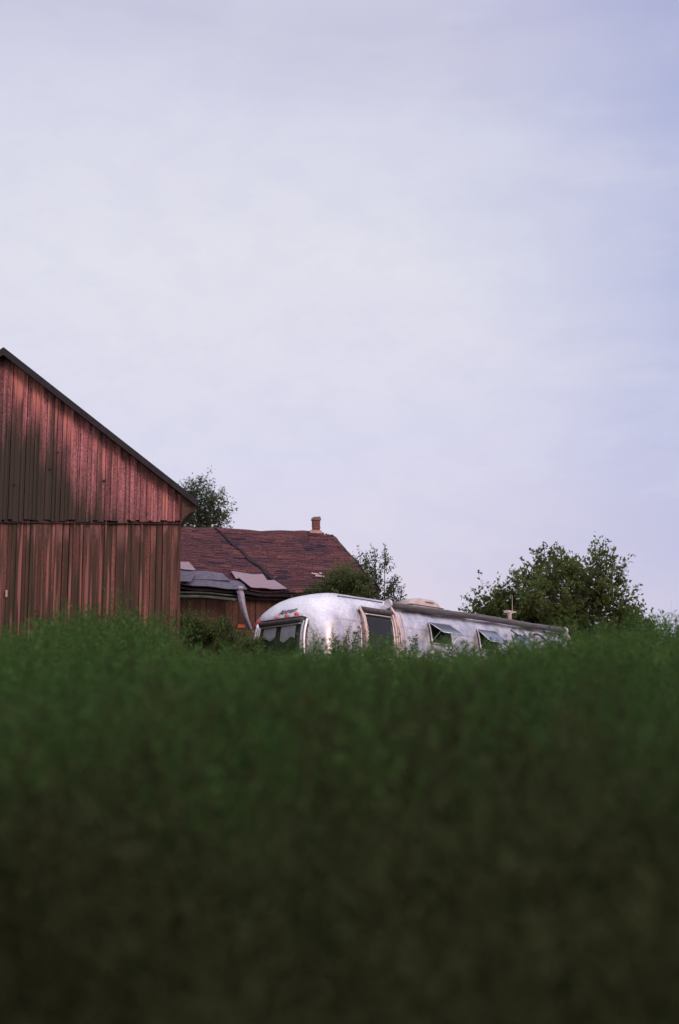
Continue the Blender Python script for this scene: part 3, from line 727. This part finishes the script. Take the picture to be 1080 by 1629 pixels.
# ------------------------------------------------------------------ trees
def tree(name, label, cat, base, blobs, shoots, leaf_n, leaf_l, leaf_w, mat, seed, shoot_len=(.5, 1.1), up=.7, trunk_r=.12, spread=.10, split=.35, stems=1, group=None):
    r = np.random.default_rng(seed); rr = random.Random(seed)
    root = empty(name, base); tag(root, label, cat, group)
    tr = MB()
    bl = [(Vector(c), Vector(e)) for c, e in blobs]
    vol = [e.x * e.y * e.z for c, e in bl]
    top = max(c.z for c, e in bl); cen = sum((c for c, e in bl), Vector()) / len(bl)
    hz = min(c.z - e.z for c, e in bl)
    trunk_top = Vector((cen.x * .6, cen.y * .6, hz + (top - hz) * .5))
    if stems == 1:
        tp = [Vector((0, 0, -.3)), Vector((trunk_top.x * .2, .02, trunk_top.z * .35)), Vector((trunk_top.x * .6, -.03, trunk_top.z * .7)), trunk_top]
        tr.tube(tp, [trunk_r * 1.25, trunk_r, trunk_r * .75, trunk_r * .45], 8)
    else: tr.tube([(0, 0, -.5), (0, 0, .1)], [trunk_r, trunk_r * .8], 8)
    P, D, L, Wd, Vv = [], [], [], [], []
    for (c, e), share in zip(bl, [v_ ** .75 / sum(q_ ** .75 for q_ in vol) for v_ in vol]):
        start = Vector((0, 0, -.2)) if stems > 1 else tp[2].lerp(tp[3], rr.random())
        mid = start.lerp(c, .5) + Vector((rr.uniform(-.1, .1), rr.uniform(-.1, .1), .1))
        tr.tube([start, mid, c], [trunk_r * .5, trunk_r * .35, trunk_r * .18], 6)
        n = max(6, int(shoots * share))
        for i in range(n):
            d = Vector(r.normal(size=3)).normalized(); rad = r.random() ** .42
            s0 = c + Vector((d.x * e.x, d.y * e.y, d.z * e.z)) * rad * .92
            dd = (Vector((d.x, d.y, d.z * .6)) * rad + Vector((0, 0, up)) + Vector(r.normal(size=3)) * .35).normalized()
            ln = rr.uniform(*shoot_len) * (.6 + .4 * rad)
            s1 = s0 + dd * ln
            if i % 3 == 0: tr.tube([c, c.lerp(s0, .5) + Vector((0, 0, .04)), s0, s1], [.016, .013, .010, .004], 4, cap=False)
            elif rad > .7: tr.tube([s0, s1], [.009, .003], 3, cap=False)
            k = leaf_n; tt = r.random(k)[:, None]
            pp = np.array(s0) * (1 - tt) + np.array(s1) * tt + r.normal(size=(k, 3)) * spread * (1.1 - tt * .7)
            P.append(pp); D.append(unit(r.normal(size=(k, 3)) + np.array(dd) * .9 - np.array([0, 0, .25])))
            sz = r.uniform(.6, 1.15, k) * (1.05 - .4 * tt[:, 0])
            L.append(leaf_l * sz); Wd.append(leaf_w * sz)
            cl = r.random() * .6
            Vv.append(np.clip(cl + r.normal(size=k) * .13 + .1, 0, .97))
    tr.build('trunk', 'bark', root)
    quads_mesh('crown', leaves(np.concatenate(P), np.concatenate(D), np.concatenate(L), np.concatenate(Wd), r), np.concatenate(Vv), mat, root)
    return root

f_ = 2262.5
def PX(px, py, y):
    """world point seen at photo pixel at distance y (used once to lay out the trees' real positions)"""
    pt = R(9.7); rx = (px - 540) / f_; v_ = (814.5 - py) / f_
    d = Vector((rx, cos(pt) - sin(pt) * v_, sin(pt) + cos(pt) * v_)); return Vector((0, 0, EYE)) + d * (y / d.y)
def blobs_px(base, y, lst):
    out = []
    for (px, py, rx, rz, dy) in lst:
        p = PX(px, py, y + dy); s = f_ / y
        out.append((p - base, (rx / s, max(rx, rz) / s * .9, rz / s)))
    return out

b0 = Vector((6.9, 46, GZ(6.9, 46)))
tree('broadleaf_tree', 'broad dark green tree with an uneven crown on the horizon beyond the trailer front', 'tree', b0,
     blobs_px(b0, 46, [(a_ + (6 if a_ < 840 else 0), b_ + 8, c_ * 1.08, d_ * 1.05, e_) for a_, b_, c_, d_, e_ in [(872, 925, 40, 42, 0), (925, 930, 45, 42, 1), (955, 925, 32, 40, 0), (835, 950, 38, 32, -1), (795, 965, 36, 22, 0), (765, 985, 26, 14, 0), (870, 985, 60, 30, 0), (965, 965, 40, 34, 0), (992, 985, 24, 20, 0), (1010, 1002, 20, 12, 0), (900, 1020, 100, 24, 0), (980, 1020, 50, 22, 0), (905, 900, 14, 24, 0),
                       (953, 892, 7, 14, 0), (871, 888, 10, 14, 0), (760, 978, 16, 8, 0), (855, 990, 50, 25, 0), (945, 995, 50, 22, 0), (800, 972, 40, 20, 0), (830, 985, 50, 20, 1), (1000, 992, 24, 16, 0)]]),
     720, 30, .20, .12, 'tree_a', 3, (.45, 1.1), .6, .2, .12)
b1 = Vector((-5.0, 50, GZ(-5, 50)))
tree('broadleaf_tree', 'airy grey green tree rising behind the barn eave and the farmhouse roof', 'tree', b1,
     blobs_px(b1, 50, [(310, 785, 17, 22, 0), (335, 812, 22, 22, 0), (300, 820, 30, 26, 0), (345, 830, 15, 16, 0), (290, 860, 35, 30, 0), (335, 860, 35, 25, 0)]),
     330, 28, .14, .08, 'tree_b', 5, (.35, .8), .6, .16, .12)
b2 = Vector((.35, 34.2, GZ(.35, 34.2)))
tree('shrub', 'dense rounded green shrub between the farmhouse gable and the trailer roof', 'shrub', b2,
     blobs_px(b2, 34.2, [(552, 925, 30, 22, 0), (530, 940, 28, 18, 0), (570, 940, 24, 24, 0), (500, 950, 16, 10, 0), (545, 975, 45, 30, 0)]),
     380, 28, .085, .05, 'shrub', 8, (.15, .45), .5, .06, .07, stems=3)
b3 = Vector((1.05, 34.4, GZ(1.05, 34.4)))
tree('shrub', 'tall spindly shrub with upright leafy shoots against the sky, right of the dense shrub', 'shrub', b3,
     blobs_px(b3, 34.4, [(597, 905, 5, 34, 0), (582, 905, 5, 18, 0), (612, 905, 5, 24, 0), (590, 935, 16, 18, 0), (612, 940, 14, 14, 0), (627, 940, 4, 22, 0), (637, 955, 4, 14, 0), (600, 962, 30, 18, 0), (600, 985, 30, 26, 0), (574, 905, 4, 14, 0)]),
     170, 20, .10, .045, 'tree_b', 9, (.15, .4), 1.3, .05, .045, stems=3)
# low bushes against the farmhouse wall
for i, (px, py, yy, rx, rz, lb) in enumerate([
        (312, 1000, 32.6, 22, 24, 'dark low bush at the foot of the farmhouse wall, next to the barn corner'),
        (348, 1006, 32.2, 18, 20, 'low bush growing against the farmhouse wall under the hanging tin strip'),
        (395, 1030, 31.0, 20, 22, 'small bush between the farmhouse wall and the rear of the trailer')]):
    p = PX(px, py, yy); bb = Vector((p.x, p.y, GZ(p.x, p.y)))
    tree('bush', lb, 'bush', bb, blobs_px(bb, yy, [(px, py, rx, rz, 0), (px + 6, py + 14, rx * 1.2, rz, 0)]), 120, 26, .07, .04, 'shrub', 20 + i, (.12, .3), .5, .04, .06, stems=3, group='bushes along the farmhouse wall')

# unseen trees added behind the camera to darken the near slope
for i, (x, y, h) in enumerate(((-6.5, -7.5, 8.5), (-.5, -8.0, 9.5), (5.2, -6.5, 9.0), (8.5, -1.5, 8.0))):
    bb = Vector((x, y, GZ(x, y)))
    tree('added_shade_tree', 'dense green tree added out of view behind the camera to shade the slope', 'tree', bb,
         [((0, 0, h * .62), (2.6, 2.4, h * .33)), ((-1.6, .4, h * .42), (2.0, 1.8, h * .25)), ((1.6, -.3, h * .42), (2.0, 1.8, h * .25)), ((0, 0, h * .25), (2.6, 1.6, h * .18))],
         420, 16, .42, .26, 'tree_a', 40 + i, (.4, .9), .3, .22, .30, group='shade trees added behind the camera')

# ------------------------------------------------------------------ weeds and grass
def scatter(n, y0, y1, side_k, side_c, power=1.0):
    """random ground points inside the wedge in front of the camera, uniform per area"""
    a0, a1 = side_k * y0 + side_c, side_k * y1 + side_c
    out = np.empty((0, 2))
    while len(out) < n:
        y = rng.uniform(y0, y1, n * 2); x = rng.uniform(-a1, a1, n * 2)
        k = np.abs(x) < side_k * y + side_c
        out = np.concatenate([out, np.stack([x[k], y[k]], 1)])
    return out[:n]
BX = [(-7.09, 29.0)]
def keep_out(p):
    x, y = p[:, 0], p[:, 1]
    # barn
    dx, dy = x + 6.95, y - 28.45; bx = dx * cos(R(13)) + dy * sin(R(13)); by = -dx * sin(R(13)) + dy * cos(R(13))
    barn = (abs(bx) < 4.0) & (by > -.35) & (by < 10.3)
    dx, dy = x - .93, y - 35; hx = dx * cos(R(15)) + dy * sin(R(15)); hy = -dx * sin(R(15)) + dy * cos(R(15))
    house = (hx < .1) & (hx > -7.3) & (hy > .1) & (hy < 8.3)
    dx, dy = x + 1.32, y - 31; ts = dx * sin(R(43)) + dy * cos(R(43)); ty = -dx * cos(R(43)) + dy * sin(R(43))
    tra = (ts > -.35) & (ts < 10.8) & (abs(ty) < 1.5)
    return p[~(barn | house | tra)]
def vnoise(x, y, s, seed=0):
    return (np.sin(x * s + seed) * np.cos(y * s * 1.3 + seed * 2) + np.sin(x * s * 2.3 + y * s * 1.1 + seed * 3) * .6 + np.cos(x * s * .6 - y * s * 2.1 + seed) * .5) / 2.1
def weeds(pts, hmean, K, leaf_l, leaf_w, lean=.22, sp=.17):
    pts = keep_out(pts); N = len(pts); x, y = pts[:, 0], pts[:, 1]
    patch = vnoise(x, y, .8, 1); hmean = hmean * (1 - .12 * np.exp(-((x / y - .042) / .100) ** 4) * (y > 9)) * (1 - .17 * np.exp(-((x / y + .088) / .036) ** 4) * (y > 9)) * (1 - .38 * np.exp(-((x + 1.75) / .7) ** 2 - ((y - 10.2) / 1.2) ** 2)) * (1 + .27 * np.clip((x - 2.6) / 1.5, 0, 1) * (y > 11) * (y < 22)) * (1 + .46 * np.exp(-((x / y + .172) / .050) ** 2 - ((y - 16) / 4.5) ** 2))
    h = hmean * (1 + (.13 + .11 * (y < 12)) * patch + .09 * vnoise(x, y, 2.7, 5)) * rng.uniform(.76, 1.10, N)
    base = np.stack([x, y, gz(x, y)], 1)
    ln = rng.normal(size=(N, 2)) * lean
    t = (np.arange(K)[None, :] + rng.random((N, K))) / K; t = .12 + .88 * t
    pos = np.empty((N, K, 3))
    pos[..., 0] = base[:, None, 0] + ln[:, None, 0] * t ** 2 * h[:, None]
    pos[..., 1] = base[:, None, 1] + ln[:, None, 1] * t ** 2 * h[:, None]
    pos[..., 2] = base[:, None, 2] + t * h[:, None]
    side_sh = (1.05 - .65 * t) * sp
    az = np.arange(K)[None, :] * 2.4 + rng.uniform(0, 6.28, (N, 1)) + rng.normal(size=(N, K)) * .4
    off = rng.random((N, K)) * side_sh
    pos[..., 0] += np.cos(az) * off; pos[..., 1] += np.sin(az) * off
    el = rng.uniform(-.15, .95, (N, K)) + t * .3
    D = np.stack([np.cos(az) * np.cos(el), np.sin(az) * np.cos(el), np.sin(el)], -1)
    sc = rng.uniform(.65, 1.2, (N, K)) * (1.1 - .42 * t) * rng.uniform(.75, 1.25, (N, 1))
    kind = rng.random((N, 1))
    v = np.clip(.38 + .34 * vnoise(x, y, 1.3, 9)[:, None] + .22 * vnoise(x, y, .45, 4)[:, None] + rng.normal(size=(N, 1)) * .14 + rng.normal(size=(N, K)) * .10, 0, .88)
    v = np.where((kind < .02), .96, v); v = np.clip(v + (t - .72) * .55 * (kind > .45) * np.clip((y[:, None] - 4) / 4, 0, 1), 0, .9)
    slim = np.where(kind > .6, .55, 1.0)
    q = leaves(pos.reshape(-1, 3), D.reshape(-1, 3), (leaf_l * sc * np.where(kind > .6, 1.3, 1)).ravel(), (leaf_w * sc * slim).ravel())
    # stems as two crossed ribbons
    st = []
    for k in range(3):
        t0, t1 = k / 3, (k + 1) / 3
        a = base + np.stack([ln[:, 0] * t0 ** 2 * h, ln[:, 1] * t0 ** 2 * h, t0 * h], 1); b = base + np.stack([ln[:, 0] * t1 ** 2 * h, ln[:, 1] * t1 ** 2 * h, t1 * h], 1)
        for ox, oy in ((.004, 0), (0, .004)):
            o = np.array([ox, oy, 0]); st.append(np.stack([a - o, a + o, b + o * .6, b - o * .6], 1))
    st = np.concatenate(st)
    return np.concatenate([q, st]), np.concatenate([v.ravel(), np.full(len(st), .6)])
def blades(pts, hmean, width, nb=1, bend=.5, val=(.3, .8)):
    pts = keep_out(pts); pts = np.repeat(pts, nb, 0) + rng.normal(size=(len(pts) * nb, 2)) * .05
    N = len(pts); x, y = pts.T
    h = hmean * rng.uniform(.6, 1.2, N) * (1 + .2 * vnoise(x, y, .8, 1))
    az = rng.uniform(0, 6.28, N); bd = rng.uniform(.1, 1, N) * bend
    d = np.stack([np.cos(az), np.sin(az), np.zeros(N)], 1); s = np.stack([-np.sin(az), np.cos(az), np.zeros(N)], 1)
    base = np.stack([x, y, gz(x, y)], 1); up = np.array([0, 0, 1.0])
    P = []; S = 4
    for k in range(S + 1):
        t = k / S; P.append(base + up * (h * (t - .25 * bd * t ** 3))[:, None] + d * (h * bd * t ** 2.2 * .7)[:, None])
    Q, V = [], []
    val_ = rng.uniform(*val, N)
    for k in range(S):
        w0, w1 = width * (1 - .9 * (k / S) ** 1.5), width * (1 - .9 * ((k + 1) / S) ** 1.5)
        Q.append(np.stack([P[k] - s * w0, P[k] + s * w0, P[k + 1] + s * w1, P[k + 1] - s * w1], 1)); V.append(val_)
    return np.concatenate(Q), np.concatenate(V)

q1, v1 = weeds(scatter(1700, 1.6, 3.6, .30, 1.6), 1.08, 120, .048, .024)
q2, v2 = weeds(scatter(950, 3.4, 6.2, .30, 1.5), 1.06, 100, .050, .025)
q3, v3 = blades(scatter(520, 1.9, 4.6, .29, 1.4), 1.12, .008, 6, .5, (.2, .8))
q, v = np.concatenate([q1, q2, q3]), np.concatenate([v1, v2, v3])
tag(quads_mesh('undergrowth', q, v, 'near'), 'olive brown undergrowth with painted-in shade filling the bottom of the slope nearest the camera', 'undergrowth', kind='stuff')
Q, V = [], []
for (n, y0, y1, k, c, hm, K, ll, lw) in (
        (750, 3.6, 5.8, .30, 1.5, 1.10, 110, .050, .025),
        (3000, 5.2, 11, .30, 1.5, 1.08, 70, .062, .030),
        (4300, 10, 18, .29, 1.2, 1.02, 56, .066, .034),
        (3600, 17, 25, .28, 1.2, 1.0, 46, .075, .038),
        (1800, 24, 37, .30, 1.5, .85, 40, .085, .042)):
    q, v = weeds(scatter(n, y0, y1, k, c), hm, K, ll, lw); Q.append(q); V.append(v)
q, v = weeds(scatter(210, 6, 21, .27, .6), 1.16, 300, .070, .034, .15, .46); Q.append(q); V.append(np.clip(v + .08, 0, .9))
side_pts = np.stack([rng.uniform(-26, 26, 2600), rng.uniform(-4, 58, 2600)], 1)
side_pts = side_pts[(np.abs(side_pts[:, 0]) > .27 * side_pts[:, 1] + 1.4) | (side_pts[:, 1] > 37)]
side_pts = side_pts[(side_pts[:, 1] > 1.5) | (np.abs(side_pts[:, 0]) > 2.0)]
q, v = weeds(side_pts, 1.0, 44, .12, .06); Q.append(q); V.append(v)
tag(quads_mesh('weeds', np.concatenate(Q), np.concatenate(V), 'weed'), 'thick green leafy weeds covering the whole slope in front of the buildings', 'weeds', kind='stuff')
Q, V = [], []
for (n, y0, y1, hm, wd, nb) in ((700, 4.2, 7.5, 1.10, .007, 6), (1400, 5, 14, .95, .004, 6), (1700, 13, 26, .95, .005, 5), (700, 25, 36, .85, .006, 5)):
    q, v = blades(scatter(n, y0, y1, .29, 1.4), hm, wd, nb); Q.append(q); V.append(v)
tag(quads_mesh('tall_grass', np.concatenate(Q), np.concatenate(V), 'grass'), 'long thin green grass growing among the weeds', 'grass', kind='stuff')
# wispy grass on the skyline at the right edge
pts = np.stack([rng.uniform(3.4, 5.4, 80), rng.uniform(15.5, 19.5, 80)], 1)
q, v = blades(pts, 1.30, .004, 2, .45, (.2, .6))
tag(quads_mesh('skyline_grass', q, v, 'grass'), 'wispy grass blades against the sky at the right edge', 'grass', kind='stuff')

M['rust'] = leafmat('rust_brown_seed_heads', (.09, .035, .02), (.17, .07, .035), (.22, .11, .05), trans=.2)
# single tall weeds standing in front of the trailer
def tall_weed(label, x, y, h, K, mat, ll, seed, group=None, n=3):
    r = np.random.default_rng(seed)
    root = empty('tall_weed', (x, y, GZ(x, y))); tag(root, label, 'weed', group)
    st = MB(); P, D, L, V = [], [], [], []
    for i in range(n):
        ln = r.normal(size=2) * .13; hh = h * r.uniform(.75, 1.05)
        pts = [Vector((ln[0] * t * t * hh + .03 * i, ln[1] * t * t * hh, t * hh)) for t in (0, .33, .66, 1)]
        st.tube(pts, [.008, .007, .005, .002], 5)
        t = r.uniform(.2, 1, K); az = r.uniform(0, 6.28, K); el = r.uniform(.1, 1.0, K)
        rad = (1.1 - t) * .22 * r.random(K)
        P.append(np.stack([ln[0] * t * t * hh + .03 * i + np.cos(az) * rad, ln[1] * t * t * hh + np.sin(az) * rad, t * hh], 1))
        D.append(np.stack([np.cos(az) * np.cos(el), np.sin(az) * np.cos(el), np.sin(el)], 1)); L.append(ll * r.uniform(.6, 1.2, K) * (1.15 - .6 * t)); V.append(r.uniform(.2, .85, K))
    st.build('stem', 'stem', root)
    L = np.concatenate(L); quads_mesh('leaves', leaves(np.concatenate(P), np.concatenate(D), L, L * .42, r), np.concatenate(V), mat, root)
WL = [
    (545, 988, 26.5, 'bushy green weed clump covering the trailer flank between its two rear windows', 'weed', .10, 5),
    (560, 995, 25.8, 'leafy weed just left of the trailer side window', 'weed', .10, 4),
    (520, 993, 27.0, 'dry tan seed-headed weed at the rear corner of the trailer', 'straw', .06, 4),
    (508, 1000, 26.6, 'low tan dry weed beside the rear window of the trailer', 'straw', .06, 3),
    (538, 998, 26.8, 'pale dry weed leaning over the green clump by the trailer', 'straw', .06, 3),
    (812, 1006, 27.5, 'leafy green weed in front of the trailer near its front end', 'weed', .11, 5),
    (868, 1010, 28.5, 'rightmost leafy weed hiding the front tip of the trailer', 'weed', .11, 4),
    (735, 1018, 27.0, 'weed clump below the open trailer window in the middle', 'weed', .10, 4),
    (590, 1008, 26.4, 'green weed with spread leaves in front of the dark trailer side window', 'weed', .09, 4),
    (650, 1010, 27.0, 'upright weed right of the awning arms on the trailer', 'weed', .09, 4)]
for i, (px, py, yy, lb, mt, ll, n) in enumerate(WL):
    p = PX(px, py, yy); tall_weed(lb, p.x, p.y, p.z - GZ(p.x, p.y), 170 if mt == 'weed' else 190, mt, ll, 60 + i, 'tall weeds in front of the trailer', n + 2)
for i, (px, py, yy, lb) in enumerate([(300, 1225, 4.6, 'rust brown seed-headed weed half hidden in the blurred undergrowth left of centre'), (505, 1095, 8.5, 'small brown seed-headed weed in the middle of the green slope below the trailer')]):
    p = PX(px, py, yy); tall_weed(lb, p.x, p.y, p.z - GZ(p.x, p.y), 160, 'rust', .045, 70 + i, None, 4)
for i, (px, py, yy, lb) in enumerate([(70, 985, 24, 'weed clump in front of the barn near the left edge'), (120, 965, 24.5, 'bushy weed clump against the left part of the barn wall'), (165, 972, 24, 'broad weed clump below the middle of the barn wall'),
                                      (215, 968, 24.5, 'tallest weed clump in front of the right part of the barn wall'), (250, 985, 24, 'weed clump just left of the barn corner')]):
    p = PX(px, py, yy); tall_weed(lb, p.x, p.y, p.z - GZ(p.x, p.y), 150, 'weed', .12, 80 + i, 'weed clumps in front of the barn', 9)
